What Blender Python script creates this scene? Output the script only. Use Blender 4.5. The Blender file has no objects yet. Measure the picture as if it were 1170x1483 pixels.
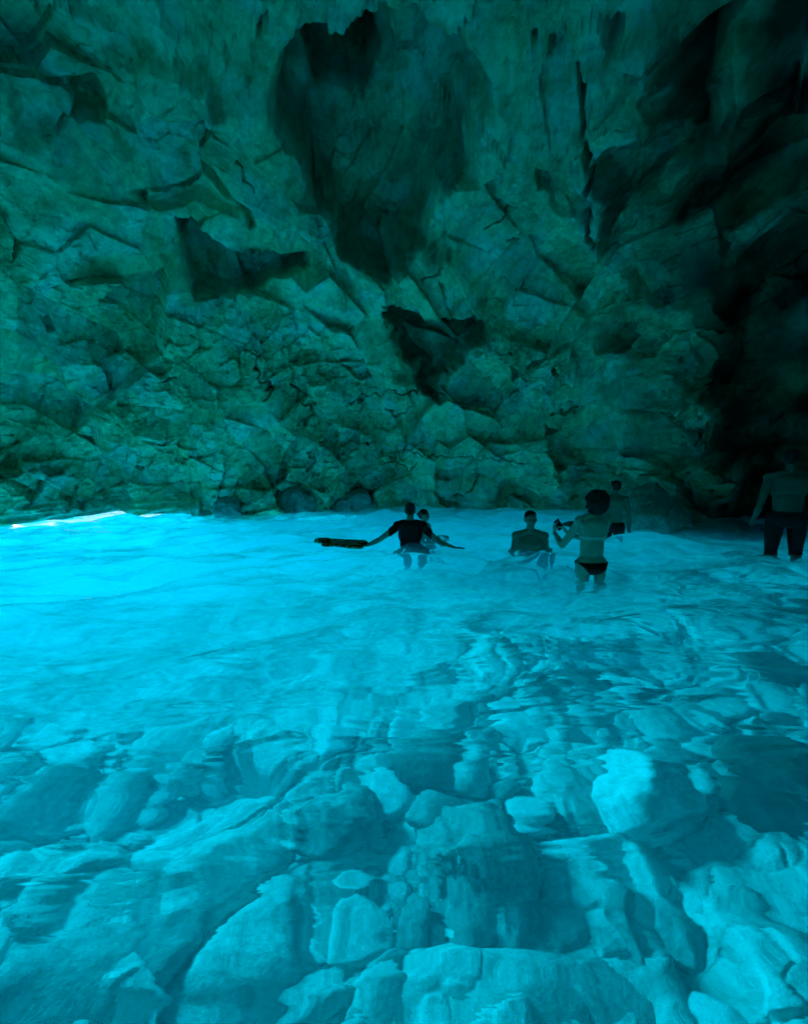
import bpy, bmesh, math, random, time
import numpy as np
from mathutils import Vector, Matrix, Euler
T0 = time.time()
random.seed(7)
sc = bpy.context.scene
COL = sc.collection
D2R = math.radians

# ------------------------------------------------------------------ camera
CAM_H = 1.10
F = 560.0                       # focal length in pixels of the 1170 x 1483 photograph
PITCH = math.atan(51 / F)
cd = bpy.data.cameras.new('camera')
cam = bpy.data.objects.new('camera', cd)
COL.objects.link(cam)
cd.sensor_fit = 'VERTICAL'
cd.sensor_height = 24.0
cd.lens = 24.0 * F / 1483.0
cd.clip_start = 0.02
cd.clip_end = 3000
cam.location = (0, 0, CAM_H)
cam.rotation_euler = (math.pi / 2 - PITCH, 0, 0)
sc.camera = cam

def ray(px, py):
    x = (px - 585) / F
    y = (741.5 - py) / F
    c, s = math.cos(PITCH), math.sin(PITCH)
    v = Vector((x, c + y * s, -s + y * c))
    return v.normalized()

def project(P):                 # world points (n,3) -> pixels of the photograph
    c, s = math.cos(PITCH), math.sin(PITCH)
    X = P[:, 0]; Y = P[:, 1]; Z = P[:, 2] - CAM_H
    d = Y * c - Z * s
    up = Y * s + Z * c
    d = np.where(d < 0.05, 0.05, d)
    return 585 + F * X / d, 741.5 - F * up / d

def on_water(px, py, z=0.0):
    v = ray(px, py)
    t = (z - CAM_H) / v.z
    return Vector((v.x * t, v.y * t, z))

def under(px, py, z):           # where the refracted line of sight reaches depth z
    v = ray(px, py)
    p = on_water(px, py)
    h = math.hypot(v.x, v.y)
    si = h / 1.333
    co = math.sqrt(1 - si * si)
    k = -z * si / co
    return Vector((p.x + v.x / h * k, p.y + v.y / h * k, z)), (p - Vector((0, 0, CAM_H))).length + (-z) / co / 1.333

# ------------------------------------------------------------------ noise (numpy)
def _hash(ix, iy, iz, seed):
    n = (ix.astype(np.int64) * 73856093) ^ (iy.astype(np.int64) * 19349663) ^ (iz.astype(np.int64) * 83492791) ^ np.int64(seed * 2654435)
    n = (n ^ (n >> 13)) * np.int64(1274126177) & 0x7fffffff
    n = ((n ^ (n >> 16)) * np.int64(668265263)) & 0x7fffffff
    return n ^ (n >> 15)

def _rnd(h, k):
    m = ((h + k * 374761393) * np.int64(1103515245) + 12345) & 0x7fffffff
    m = (m ^ (m >> 11)) * np.int64(22695477) & 0x7fffffff
    return (m >> 7).astype(np.float32) / float(0x7fffffff >> 7)

def perlin(P, scale, seed=0):
    if len(P) > 24000:
        return np.concatenate([_perlin(P[k:k + 16384], scale, seed) for k in range(0, len(P), 16384)])
    return _perlin(P, scale, seed)

def _perlin(P, scale, seed=0):
    Q = P / scale
    i = np.floor(Q).astype(np.int64)
    f = (Q - i).astype(np.float32)
    u = f * f * f * (f * (f * 6 - 15) + 10)
    out = np.zeros(len(P), np.float32)
    for dx in (0, 1):
        for dy in (0, 1):
            for dz in (0, 1):
                h = _hash(i[:, 0] + dx, i[:, 1] + dy, i[:, 2] + dz, seed)
                gx = _rnd(h, 1) * 2 - 1; gy = _rnd(h, 2) * 2 - 1; gz = _rnd(h, 3) * 2 - 1
                w = (u[:, 0] if dx else 1 - u[:, 0]) * (u[:, 1] if dy else 1 - u[:, 1]) * (u[:, 2] if dz else 1 - u[:, 2])
                out += w * (gx * (f[:, 0] - dx) + gy * (f[:, 1] - dy) + gz * (f[:, 2] - dz))
    return out * 1.4

def fbm(P, scale, octs, seed=0, gain=0.5):
    a = 1.0; out = 0
    for k in range(octs):
        out = out + a * perlin(P, scale / (2.03 ** k), seed + k * 17)
        a *= gain
    return out

def worley(P, scale, seed=0, jit=0.9):
    if len(P) > 24000:
        parts = [_worley(P[k:k + 16384], scale, seed, jit) for k in range(0, len(P), 16384)]
        return tuple(np.concatenate(c) for c in zip(*parts))
    return _worley(P, scale, seed, jit)

def _worley(P, scale, seed=0, jit=0.9):
    Q = P / scale
    i = np.floor(Q).astype(np.int64)
    n = len(P)
    f1 = np.full(n, 9.0, np.float32); f2 = np.full(n, 9.0, np.float32)
    hid = np.zeros(n, np.int64)
    vec = np.zeros((n, 3), np.float32)
    for dx in (-1, 0, 1):
        for dy in (-1, 0, 1):
            for dz in (-1, 0, 1):
                cx, cy, cz = i[:, 0] + dx, i[:, 1] + dy, i[:, 2] + dz
                h = _hash(cx, cy, cz, seed)
                vx = (Q[:, 0] - cx - 0.5 - (_rnd(h, 1) - .5) * jit).astype(np.float32)
                vy = (Q[:, 1] - cy - 0.5 - (_rnd(h, 2) - .5) * jit).astype(np.float32)
                vz = (Q[:, 2] - cz - 0.5 - (_rnd(h, 3) - .5) * jit).astype(np.float32)
                d = np.sqrt(vx * vx + vy * vy + vz * vz)
                m = d < f1
                f2 = np.where(m, f1, np.minimum(f2, d))
                f1 = np.where(m, d, f1)
                hid = np.where(m, h, hid)
                vec[m, 0] = vx[m]; vec[m, 1] = vy[m]; vec[m, 2] = vz[m]
    return f1, f2, hid, vec

def facets(P, scale, seed, tilt=1.0, step=0.6, crack=0.5, stretch=(1, 1, 1), warp=0.25):
    W = np.stack([perlin(P + k * 31.7, scale * 1.3, seed + k) for k in range(3)], 1) * scale * warp
    W += np.stack([perlin(P + k * 11.7, scale * 0.3, seed + 5 + k) for k in range(3)], 1) * scale * warp * .28
    Q = (P + W) * np.array(stretch)
    f1, f2, h, v = worley(Q, scale, seed)
    g = np.stack([_rnd(h, 11) * 2 - 1, _rnd(h, 12) * 2 - 1, _rnd(h, 13) * 2 - 1], 1)
    d = (v * g).sum(1) * tilt + (_rnd(h, 14) - .5) * step
    e = np.clip((f2 - f1) / 0.09, 0, 1)
    keep = (_rnd(h, 15) > 0.72).astype(np.float32)
    d = d - crack * (1 - e) ** 2 * keep
    return d, h

def sstep(a, b, x):
    t = np.clip((x - a) / (b - a), 0, 1)
    return t * t * (3 - 2 * t)

def poly_sd(u, v, poly):        # signed distance in pixels, positive inside
    d = np.full(len(u), 1e9)
    inside = np.zeros(len(u), bool)
    n = len(poly)
    for k in range(n):
        x0, y0 = poly[k]; x1, y1 = poly[(k + 1) % n]
        ex, ey = x1 - x0, y1 - y0
        t = np.clip(((u - x0) * ex + (v - y0) * ey) / (ex * ex + ey * ey), 0, 1)
        d = np.minimum(d, np.hypot(u - x0 - t * ex, v - y0 - t * ey))
        c = ((y0 > v) != (y1 > v)) & (u < ex * (v - y0) / (ey if ey else 1e-9) + x0)
        inside ^= c
    return np.where(inside, d, -d)

def line_d(u, v, pts):
    d = np.full(len(u), 1e9)
    for (x0, y0), (x1, y1) in zip(pts[:-1], pts[1:]):
        ex, ey = x1 - x0, y1 - y0
        t = np.clip(((u - x0) * ex + (v - y0) * ey) / (ex * ex + ey * ey), 0, 1)
        d = np.minimum(d, np.hypot(u - x0 - t * ex, v - y0 - t * ey))
    return d

# ------------------------------------------------------------------ mesh helpers
def grid_mesh(name, P, rows, cols, wrap=False, smooth=True, flip=False):
    me = bpy.data.meshes.new(name)
    me.vertices.add(len(P))
    me.vertices.foreach_set('co', P.astype(np.float32).ravel())
    r = np.arange(rows - 1)[:, None]
    c = np.arange(cols if wrap else cols - 1)[None, :]
    c1 = (c + 1) % cols
    q = np.stack([r * cols + c, r * cols + c1, (r + 1) * cols + c1, (r + 1) * cols + c], -1).reshape(-1, 4)
    if flip:
        q = q[:, ::-1]
    nf = len(q)
    me.loops.add(nf * 4)
    me.loops.foreach_set('vertex_index', np.ascontiguousarray(q).astype(np.int32).ravel())
    me.polygons.add(nf)
    me.polygons.foreach_set('loop_start', np.arange(nf, dtype=np.int32) * 4)
    me.polygons.foreach_set('loop_total', np.full(nf, 4, np.int32))
    me.update(calc_edges=True)
    me.polygons.foreach_set('use_smooth', np.full(nf, smooth))
    me.validate()
    return me

def link(name, me, mat=None, parent=None):
    o = bpy.data.objects.new(name, me)
    COL.objects.link(o)
    if mat is not None:
        me.materials.clear(); me.materials.append(mat)
    if parent is not None:
        o.parent = parent
    return o

def tag(o, label=None, cat=None, group=None, kind=None):
    if label: o['label'] = label
    if cat: o['category'] = cat
    if group: o['group'] = group
    if kind: o['kind'] = kind
    return o

# ------------------------------------------------------------------ materials
def new_mat(name):
    m = bpy.data.materials.new(name); m.use_nodes = True
    nt = m.node_tree
    for n in list(nt.nodes): nt.nodes.remove(n)
    out = nt.nodes.new('ShaderNodeOutputMaterial')
    return m, nt, out

def N(nt, t, **kw):
    n = nt.nodes.new(t)
    for k, v in kw.items():
        if k.startswith('i_'):
            key = k[2:].replace('_', ' ')
            n.inputs[key].default_value = v
        else:
            setattr(n, k, v)
    return n

def ramp(nt, src, stops):
    r = nt.nodes.new('ShaderNodeValToRGB')
    el = r.color_ramp.elements
    while len(el) < len(stops): el.new(0.5)
    for e, (p, c) in zip(el, stops):
        e.position = p
        e.color = (*c, 1) if len(c) == 3 else c
    nt.links.new(src, r.inputs[0])
    return r

def mix(nt, fac, a, b, mode='MIX'):
    m = nt.nodes.new('ShaderNodeMix'); m.data_type = 'RGBA'; m.blend_type = mode
    L = nt.links
    if isinstance(fac, float): m.inputs[0].default_value = fac
    else: L.new(fac, m.inputs[0])
    for s, i in ((a, 6), (b, 7)):
        if isinstance(s, tuple): m.inputs[i].default_value = (*s, 1)
        else: L.new(s, m.inputs[i])
    return m.outputs[2]

def rock_material(name, light, mid, dark, streak=False, scale=1.0, rough=0.75, spec=0.35, stain_shade_attr=False, bump=0.6):
    m, nt, out = new_mat(name)
    L = nt.links
    b = N(nt, 'ShaderNodeBsdfPrincipled'); b.inputs['Roughness'].default_value = rough
    b.inputs['Specular IOR Level'].default_value = spec
    tc = N(nt, 'ShaderNodeTexCoord')
    geo = tc.outputs['Object']
    mp = N(nt, 'ShaderNodeMapping'); mp.inputs['Scale'].default_value = (scale, scale, scale)
    L.new(geo, mp.inputs[0]); v = mp.outputs[0]
    n1 = N(nt, 'ShaderNodeTexNoise', i_Scale=1.1, i_Detail=5.0, i_Roughness=0.62, i_Distortion=0.6); L.new(v, n1.inputs['Vector'])
    n2 = N(nt, 'ShaderNodeTexNoise', i_Scale=5.5, i_Detail=4.0, i_Roughness=0.7, i_Distortion=0.4); L.new(v, n2.inputs['Vector'])
    c1 = ramp(nt, n1.outputs[0], [(0.30, dark), (0.47, mid), (0.66, light)])
    c2 = ramp(nt, n2.outputs[0], [(0.34, tuple(x * 0.62 for x in mid)), (0.55, (1, 1, 1)), (0.72, (1, 1, 1))])
    col = mix(nt, 0.62, c1.outputs[0], c2.outputs[0], 'MULTIPLY')
    if streak:
        ms = N(nt, 'ShaderNodeMapping'); ms.inputs['Scale'].default_value = (2.0, 2.0, 0.7)
        L.new(geo, ms.inputs[0])
        n3 = N(nt, 'ShaderNodeTexNoise', i_Scale=1.3, i_Detail=3.0, i_Roughness=0.6, i_Distortion=1.2); L.new(ms.outputs[0], n3.inputs['Vector'])
        c3 = ramp(nt, n3.outputs[0], [(0.36, (0.42, 0.45, 0.38)), (0.52, (1, 1, 1)), (0.7, (1, 1, 1))])
        col = mix(nt, 0.5, col, c3.outputs[0], 'MULTIPLY')
    if stain_shade_attr:
        n5 = N(nt, 'ShaderNodeTexNoise', i_Scale=0.75, i_Detail=3.0, i_Roughness=0.6, i_Distortion=1.0); L.new(geo, n5.inputs['Vector'])
        c5 = ramp(nt, n5.outputs[0], [(0.38, (0.68, 1.02, 0.66)), (0.5, (0.86, 1.1, 0.82)), (0.62, (1.0, 1.15, 1.08))])
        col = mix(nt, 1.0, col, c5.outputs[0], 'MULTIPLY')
        at = N(nt, 'ShaderNodeAttribute', attribute_name='stain_shade')
        col = mix(nt, at.outputs['Fac'], col, (0.025, 0.035, 0.024))  # towards near black: stain plus shade painted into the rock colour
    L.new(col, b.inputs['Base Color'])
    n4 = N(nt, 'ShaderNodeTexNoise', i_Scale=14.0, i_Detail=4.0, i_Roughness=0.68); L.new(v, n4.inputs['Vector'])
    bp = N(nt, 'ShaderNodeBump', i_Strength=bump, i_Distance=0.05 / scale); L.new(n4.outputs[0], bp.inputs['Height'])
    L.new(bp.outputs[0], b.inputs['Normal'])
    L.new(b.outputs[0], out.inputs['Surface'])
    return m

def plain(name, color, rough=0.6, spec=0.4, var=0.25, scale=12.0, bump=0.0):
    m, nt, out = new_mat(name)
    b = N(nt, 'ShaderNodeBsdfPrincipled'); b.inputs['Roughness'].default_value = rough
    b.inputs['Specular IOR Level'].default_value = spec
    tc = N(nt, 'ShaderNodeTexCoord')
    n = N(nt, 'ShaderNodeTexNoise', i_Scale=scale, i_Detail=5.0); nt.links.new(tc.outputs['Object'], n.inputs['Vector'])
    r = ramp(nt, n.outputs[0], [(0.3, tuple(c * (1 - var) for c in color)), (0.7, tuple(min(1, c * (1 + var)) for c in color))])
    nt.links.new(r.outputs[0], b.inputs['Base Color'])
    if bump:
        bp = N(nt, 'ShaderNodeBump', i_Strength=bump, i_Distance=0.01); nt.links.new(n.outputs[0], bp.inputs['Height'])
        nt.links.new(bp.outputs[0], b.inputs['Normal'])
    nt.links.new(b.outputs[0], out.inputs['Surface'])
    return m

M_cave = rock_material('cave_limestone', (0.92, 0.92, 0.84), (0.80, 0.81, 0.68), (0.46, 0.49, 0.38), streak=True, stain_shade_attr=True)
M_bed = rock_material('seabed_gravel', (0.86, 0.82, 0.76), (0.66, 0.62, 0.56), (0.26, 0.25, 0.21), bump=0.42, scale=2.2)
M_stone = rock_material('pale_stone', (0.82, 0.78, 0.72), (0.68, 0.64, 0.58), (0.42, 0.40, 0.35), bump=0.42, scale=3.0)
M_stone2 = rock_material('grey_stone', (0.55, 0.52, 0.46), (0.40, 0.38, 0.34), (0.20, 0.19, 0.17), bump=0.42, scale=3.2)
M_stone3 = rock_material('dark_stone', (0.16, 0.17, 0.12), (0.09, 0.10, 0.07), (0.04, 0.045, 0.03), bump=0.42, scale=3.0)  # darkest of the stone colours
M_white = rock_material('white_stone', (0.92, 0.90, 0.86), (0.82, 0.80, 0.75), (0.6, 0.58, 0.52), bump=0.42, scale=3.0)

# water surface
def water_material():
    m, nt, out = new_mat('sea_water_surface'); L = nt.links
    g = N(nt, 'ShaderNodeBsdfGlass', i_IOR=1.333, i_Roughness=0.045)
    g.inputs['Color'].default_value = (1, 1, 1, 1)
    tc = N(nt, 'ShaderNodeTexCoord')
    mp = N(nt, 'ShaderNodeMapping'); mp.inputs['Rotation'].default_value = (0, 0, D2R(-25)); mp.inputs['Scale'].default_value = (1.0, 2.6, 1.0)
    L.new(tc.outputs['Object'], mp.inputs[0])
    n1 = N(nt, 'ShaderNodeTexNoise', i_Scale=1.5, i_Detail=2.2, i_Roughness=0.42, i_Distortion=0.7); L.new(mp.outputs[0], n1.inputs['Vector'])
    bp = N(nt, 'ShaderNodeBump', i_Strength=0.7, i_Distance=0.055); L.new(n1.outputs[0], bp.inputs['Height'])
    mp2 = N(nt, 'ShaderNodeMapping'); mp2.inputs['Rotation'].default_value = (0, 0, D2R(-12)); mp2.inputs['Scale'].default_value = (1.0, 2.4, 1.0)
    L.new(tc.outputs['Object'], mp2.inputs[0])
    n2 = N(nt, 'ShaderNodeTexNoise', i_Scale=4.2, i_Detail=3.0, i_Roughness=0.5, i_Distortion=0.9); L.new(mp2.outputs[0], n2.inputs['Vector'])
    b2 = N(nt, 'ShaderNodeBump', i_Strength=0.5, i_Distance=0.004); L.new(n2.outputs[0], b2.inputs['Height']); L.new(bp.outputs[0], b2.inputs['Normal'])
    L.new(b2.outputs[0], g.inputs['Normal'])
    L.new(g.outputs[0], out.inputs['Surface'])
    return m
M_water = water_material()

m, nt, out = new_mat('sea_water_body')
va = N(nt, 'ShaderNodeVolumeAbsorption', i_Density=7.0); va.inputs['Color'].default_value = (0.05, 0.991, 0.997, 1)
vs = N(nt, 'ShaderNodeVolumeScatter', i_Density=0.28, i_Anisotropy=0.2); vs.inputs['Color'].default_value = (0.05, 0.86, 1.0, 1)
ads = N(nt, 'ShaderNodeAddShader')
nt.links.new(va.outputs[0], ads.inputs[0]); nt.links.new(vs.outputs[0], ads.inputs[1]); nt.links.new(ads.outputs[0], out.inputs['Volume'])
M_body = m

# ------------------------------------------------------------------ the cave
PLAN = [(-7.2, 0.0), (-9.2, 3.2), (-9.6, 6.0), (-8.7, 8.4), (-6.3, 11.1), (-3.9, 12.1), (-1.5, 13.0), (1.0, 13.4), (3.4, 13.3),
        (5.6, 12.9), (6.5, 10.9), (6.6, 9.6), (7.4, 9.0), (8.6, 8.0), (10.2, 6.0), (9.6, 2.0), (7.5, -2.5), (3.0, -5.5), (-2.0, -5.8), (-6.0, -3.5)]
CC = (0.0, 1.0)
pa = np.array([math.atan2(x - CC[0], y - CC[1]) for x, y in PLAN])
pr = np.array([math.hypot(x - CC[0], y - CC[1]) for x, y in PLAN])
o_ = np.argsort(pa); pa = pa[o_]; pr = pr[o_]
pa = np.concatenate([pa - 2 * math.pi, pa, pa + 2 * math.pi]); pr = np.concatenate([pr, pr, pr])

def build_cave():
    NA = 1060
    az = np.concatenate([np.linspace(D2R(-60), D2R(60), NA, endpoint=False), np.linspace(D2R(60), D2R(300), 170, endpoint=False)])
    th = np.concatenate([np.linspace(0, D2R(56), 640, endpoint=False), np.linspace(D2R(56), D2R(89.7), 60)])
    nb = 40
    fine = np.linspace(-math.pi, math.pi, 2000)
    def rad(a):
        a = (a + math.pi) % (2 * math.pi) - math.pi
        acc = 0
        for k in np.linspace(-0.05, 0.05, 7):
            acc = acc + np.interp(a + k, pa, pr)
        return acc / 7
    R = rad(az)
    A, TH = np.meshgrid(az, th)
    Rm = np.broadcast_to(R, A.shape)
    H = 9.3
    rr = Rm * np.cos(TH) ** 0.72
    zz = H * np.sin(TH) ** 0.88
    X = CC[0] + np.sin(A) * rr; Y = CC[1] + np.cos(A) * rr
    P = np.stack([X, Y, zz], -1)
    # lip of the submerged mouth, far left
    base = P[0]
    u, v = project(base)
    front = (np.abs(az) < D2R(100))
    u = np.where(front, u, 5000.0)
    u = np.where(az < D2R(-58), -400, u)
    lip = np.interp(u, [-400, -200, -40, 5, 40, 90, 140, 170, 182, 188, 225, 266, 276, 290], [-.02, -.02, 0.0, .02, .06, .10, .16, .22, .19, .05, .08, .05, -.05, -.3])
    lip = lip + perlin(np.stack([u * 0.05, u * 0, u * 0], 1), 1.0, 5) * .02 * (lip > .04)
    mouth = (u < 278).astype(float) * front
    P[:, :, 2] += (lip * mouth + (1 - mouth) * -0.3)[None, :] * np.clip(1 - TH / D2R(10), 0, 1)
    # rows below the edge, ordered from the bottom upwards
    s = np.linspace(1, 0, nb, endpoint=False)[:, None]
    outw = np.stack([np.sin(az), np.cos(az), az * 0], -1)[None]
    e0 = P[0][None]
    mo = mouth[None, :, None]
    low = e0 + mo * (outw * (s * 1.6)[..., None] + np.array([0, 0, 1.0]) * (np.clip(s - .25, 0, 1) ** 1.3 * 2.2)[..., None]) \
        + (1 - mo) * (np.array([0, 0, -1.0]) * (s * 4.8)[..., None] + outw * (s * 0.6)[..., None])
    P = np.concatenate([low, P], 0)
    rows, cols = P.shape[:2]
    # normals of the base shape, pointing into the cave
    du = np.roll(P, -1, 1) - np.roll(P, 1, 1)
    dv = np.gradient(P, axis=0)
    Nn = np.cross(du, dv)
    Nn /= np.linalg.norm(Nn, axis=-1, keepdims=True) + 1e-9
    cen = np.array([CC[0], CC[1] + 2, 2.0])
    sgn = np.sign(((cen - P) * Nn).sum(-1, keepdims=True))
    Nn = Nn * np.where(sgn == 0, 1, sgn)
    # smooth normals along columns so that the mouth's rolled edge behaves
    Nn[:nb] = Nn[nb + 2][None]
    P = P.reshape(-1, 3); Nn = Nn.reshape(-1, 3)
    U, V = project(P)
    ok = (P[:, 1] > 0.5)
    U = np.where(ok, U, -9999); V = np.where(ok, V, -9999)
    # the strata: everything leans from lower left to upper right on the right half
    ang = D2R(28)
    Ps = P.copy()
    Ps[:, 0] = P[:, 0] * math.cos(ang) + P[:, 2] * math.sin(ang)
    Ps[:, 2] = -P[:, 0] * math.sin(ang) + P[:, 2] * math.cos(ang)
    d = np.zeros(len(P), np.float32)
    def turned(deg):
        a = D2R(deg); Q = P.copy()
        Q[:, 0] = P[:, 0] * math.cos(a) + P[:, 2] * math.sin(a)
        Q[:, 2] = -P[:, 0] * math.sin(a) + P[:, 2] * math.cos(a)
        return Q
    f, hA = facets(turned(28), 3.1, 3, tilt=1.5, step=0.4, crack=0.1, stretch=(0.75, 1, 1.25), warp=.08); d += f * 0.62
    f, hB = facets(turned(-38), 1.35, 9, tilt=1.9, step=0.4, crack=0.1, stretch=(0.7, 1, 1.3), warp=.07); d += f * 0.36
    rough = np.clip(0.70 + 1.9 * perlin(P, 2.6, 77), 0.08, 1.6)
    f, hC = facets(turned(52), 0.58, 21, tilt=1.9, step=0.35, crack=0.12, warp=.08, stretch=(.7, 1, 1.3)); d += f * 0.115 * rough
    f, hD = facets(turned(10), 0.24, 33, tilt=1.7, step=0.3, crack=0.1, warp=.12, stretch=(.8, 1, 1.2)); d += f * 0.045 * rough
    f, hE = facets(turned(-20), 0.105, 43, tilt=1.5, step=0.3, crack=0.0, warp=.15); d += f * 0.014 * rough
    d *= 1 - .62 * sstep(4.8, 8.2, P[:, 2] + perlin(P, 3, 88) * 1.2)
    d += fbm(P, 4.0, 3, 50) * 0.45
    d += fbm(P, 0.7, 5, 60, .5) * 0.07
    # warp the outlines of the sculpted features
    wu = U + perlin(P, 1.0, 91) * 34 + perlin(P, 0.35, 92) * 8
    wv = V + perlin(P, 1.0, 93) * 34 + perlin(P, 0.35, 94) * 8
    stain_shade = np.zeros(len(P), np.float32)  # real stains, plus shade painted into hollows, right side and top
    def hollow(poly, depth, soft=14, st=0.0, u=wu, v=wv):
        nonlocal d, stain_shade
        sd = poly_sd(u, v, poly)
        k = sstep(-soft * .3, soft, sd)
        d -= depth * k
        if st: stain_shade = np.maximum(stain_shade, st * sstep(-6, 10, sd + perlin(P, .6, 99) * 18))  # st: shade painted into hollows, and real stain on the recess face
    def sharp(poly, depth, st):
        hollow(poly, depth, 12, st, U + perlin(P, .7, 95) * 14 + perlin(P, .2, 96) * 4, V + perlin(P, .7, 97) * 14 + perlin(P, .2, 98) * 4)
    def proud(poly, h, soft=12, u=wu, v=wv):
        nonlocal d
        sd = poly_sd(u, v, poly)
        d += h * sstep(-soft, soft, sd)
    # great recess in the roof and the stained face beneath it
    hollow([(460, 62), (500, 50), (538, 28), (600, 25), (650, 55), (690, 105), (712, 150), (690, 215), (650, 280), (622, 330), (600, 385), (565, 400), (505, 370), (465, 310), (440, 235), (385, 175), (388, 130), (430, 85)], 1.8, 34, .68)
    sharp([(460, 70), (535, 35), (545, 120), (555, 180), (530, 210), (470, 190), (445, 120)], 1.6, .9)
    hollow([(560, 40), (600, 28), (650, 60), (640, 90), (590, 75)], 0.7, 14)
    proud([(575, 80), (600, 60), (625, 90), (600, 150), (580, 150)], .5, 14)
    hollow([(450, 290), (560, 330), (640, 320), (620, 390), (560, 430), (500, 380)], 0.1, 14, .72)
    sharp([(560, 445), (600, 455), (650, 450), (715, 455), (700, 490), (665, 520), (640, 556), (628, 576), (610, 556), (590, 525), (572, 485)], 1.2, .85)  # shade under the overhang is painted in as well
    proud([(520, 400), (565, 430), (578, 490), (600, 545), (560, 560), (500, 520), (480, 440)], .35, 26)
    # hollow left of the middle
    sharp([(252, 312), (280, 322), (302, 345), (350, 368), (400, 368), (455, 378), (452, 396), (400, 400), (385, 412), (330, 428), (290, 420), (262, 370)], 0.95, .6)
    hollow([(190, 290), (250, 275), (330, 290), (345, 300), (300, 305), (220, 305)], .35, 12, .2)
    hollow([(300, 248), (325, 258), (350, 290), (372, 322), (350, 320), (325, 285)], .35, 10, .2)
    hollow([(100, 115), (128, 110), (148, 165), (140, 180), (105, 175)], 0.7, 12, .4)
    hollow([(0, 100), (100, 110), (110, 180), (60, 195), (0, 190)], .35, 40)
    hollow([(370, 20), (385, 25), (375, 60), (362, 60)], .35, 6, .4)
    proud([(160, 70), (230, 80), (300, 85), (310, 160), (260, 178), (200, 165)], .4, 16)
    hollow([(55, 448), (75, 440), (75, 470), (55, 475)], .3, 6, .3)
    # right: slanting ribs, and pockets between them with shade painted in
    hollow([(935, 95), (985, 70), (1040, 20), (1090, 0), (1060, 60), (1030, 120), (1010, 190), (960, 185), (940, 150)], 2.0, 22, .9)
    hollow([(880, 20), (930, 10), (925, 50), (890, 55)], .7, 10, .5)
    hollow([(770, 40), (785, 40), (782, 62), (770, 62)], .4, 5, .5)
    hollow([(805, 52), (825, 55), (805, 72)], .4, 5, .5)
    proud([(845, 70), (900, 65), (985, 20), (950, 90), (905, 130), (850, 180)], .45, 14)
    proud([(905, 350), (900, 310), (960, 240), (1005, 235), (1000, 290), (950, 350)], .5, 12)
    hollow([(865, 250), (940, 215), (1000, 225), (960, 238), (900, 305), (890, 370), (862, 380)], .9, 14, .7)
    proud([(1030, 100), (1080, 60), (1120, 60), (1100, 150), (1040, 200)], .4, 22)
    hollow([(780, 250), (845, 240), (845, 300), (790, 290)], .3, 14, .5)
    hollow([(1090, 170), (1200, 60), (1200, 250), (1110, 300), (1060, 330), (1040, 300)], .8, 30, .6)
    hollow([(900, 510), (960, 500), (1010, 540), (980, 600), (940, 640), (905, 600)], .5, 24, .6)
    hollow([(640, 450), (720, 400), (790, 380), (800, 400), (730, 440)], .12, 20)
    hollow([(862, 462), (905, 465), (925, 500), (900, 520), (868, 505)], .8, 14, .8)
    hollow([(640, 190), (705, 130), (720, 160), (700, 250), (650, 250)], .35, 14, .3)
    # the passage on the far right, its darkness painted into the colour too
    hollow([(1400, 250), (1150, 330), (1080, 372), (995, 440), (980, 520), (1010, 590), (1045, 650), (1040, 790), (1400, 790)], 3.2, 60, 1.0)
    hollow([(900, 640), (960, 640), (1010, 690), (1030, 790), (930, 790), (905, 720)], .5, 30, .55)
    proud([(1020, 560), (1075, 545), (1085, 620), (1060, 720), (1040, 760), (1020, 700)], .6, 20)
    # foot of the wall in the middle, undercut and darker
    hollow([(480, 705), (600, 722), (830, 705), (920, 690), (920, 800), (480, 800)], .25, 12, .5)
    # cracks
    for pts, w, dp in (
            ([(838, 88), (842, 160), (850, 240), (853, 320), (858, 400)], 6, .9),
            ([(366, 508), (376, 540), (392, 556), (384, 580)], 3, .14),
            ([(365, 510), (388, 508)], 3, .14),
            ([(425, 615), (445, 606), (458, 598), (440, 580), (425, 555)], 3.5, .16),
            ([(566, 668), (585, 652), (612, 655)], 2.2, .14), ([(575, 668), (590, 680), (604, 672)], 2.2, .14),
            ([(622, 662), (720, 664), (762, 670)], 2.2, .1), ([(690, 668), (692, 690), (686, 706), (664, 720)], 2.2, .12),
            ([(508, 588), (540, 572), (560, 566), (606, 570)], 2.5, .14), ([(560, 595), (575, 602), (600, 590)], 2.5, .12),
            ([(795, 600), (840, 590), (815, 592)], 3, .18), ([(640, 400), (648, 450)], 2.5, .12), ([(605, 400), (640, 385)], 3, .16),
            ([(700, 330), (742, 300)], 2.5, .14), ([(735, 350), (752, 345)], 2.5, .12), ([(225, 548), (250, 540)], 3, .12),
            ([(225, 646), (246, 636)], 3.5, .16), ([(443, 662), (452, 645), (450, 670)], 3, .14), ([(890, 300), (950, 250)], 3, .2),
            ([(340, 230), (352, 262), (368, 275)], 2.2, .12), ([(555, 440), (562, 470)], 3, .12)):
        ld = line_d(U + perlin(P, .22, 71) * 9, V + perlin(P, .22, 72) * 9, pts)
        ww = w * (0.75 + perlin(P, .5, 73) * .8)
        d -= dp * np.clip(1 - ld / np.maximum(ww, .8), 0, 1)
        stain_shade = np.maximum(stain_shade, .75 * np.clip(1.3 - ld / np.maximum(ww, .8), 0, 1))  # rock colour darkened along the cracks too
    # the scoured lip over the daylight slit
    sl = sstep(1.1, 0.0, P[:, 2]) * sstep(300, 240, U) * (P[:, 1] > 2)
    nearlip = sstep(0.6, 0.1, P[:, 2]) * (U < 290)
    d *= 1 - 0.85 * nearlip
    Nn[:, 2] *= 1 - nearlip
    lines = np.abs(perlin(np.stack([P[:, 0] * .5 + P[:, 2] * 1.1, P[:, 1] * .4, P[:, 2] * 3.0 - P[:, 0] * .9], 1), .5, 81))
    d += (0.10 - lines * .35) * sl
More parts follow.
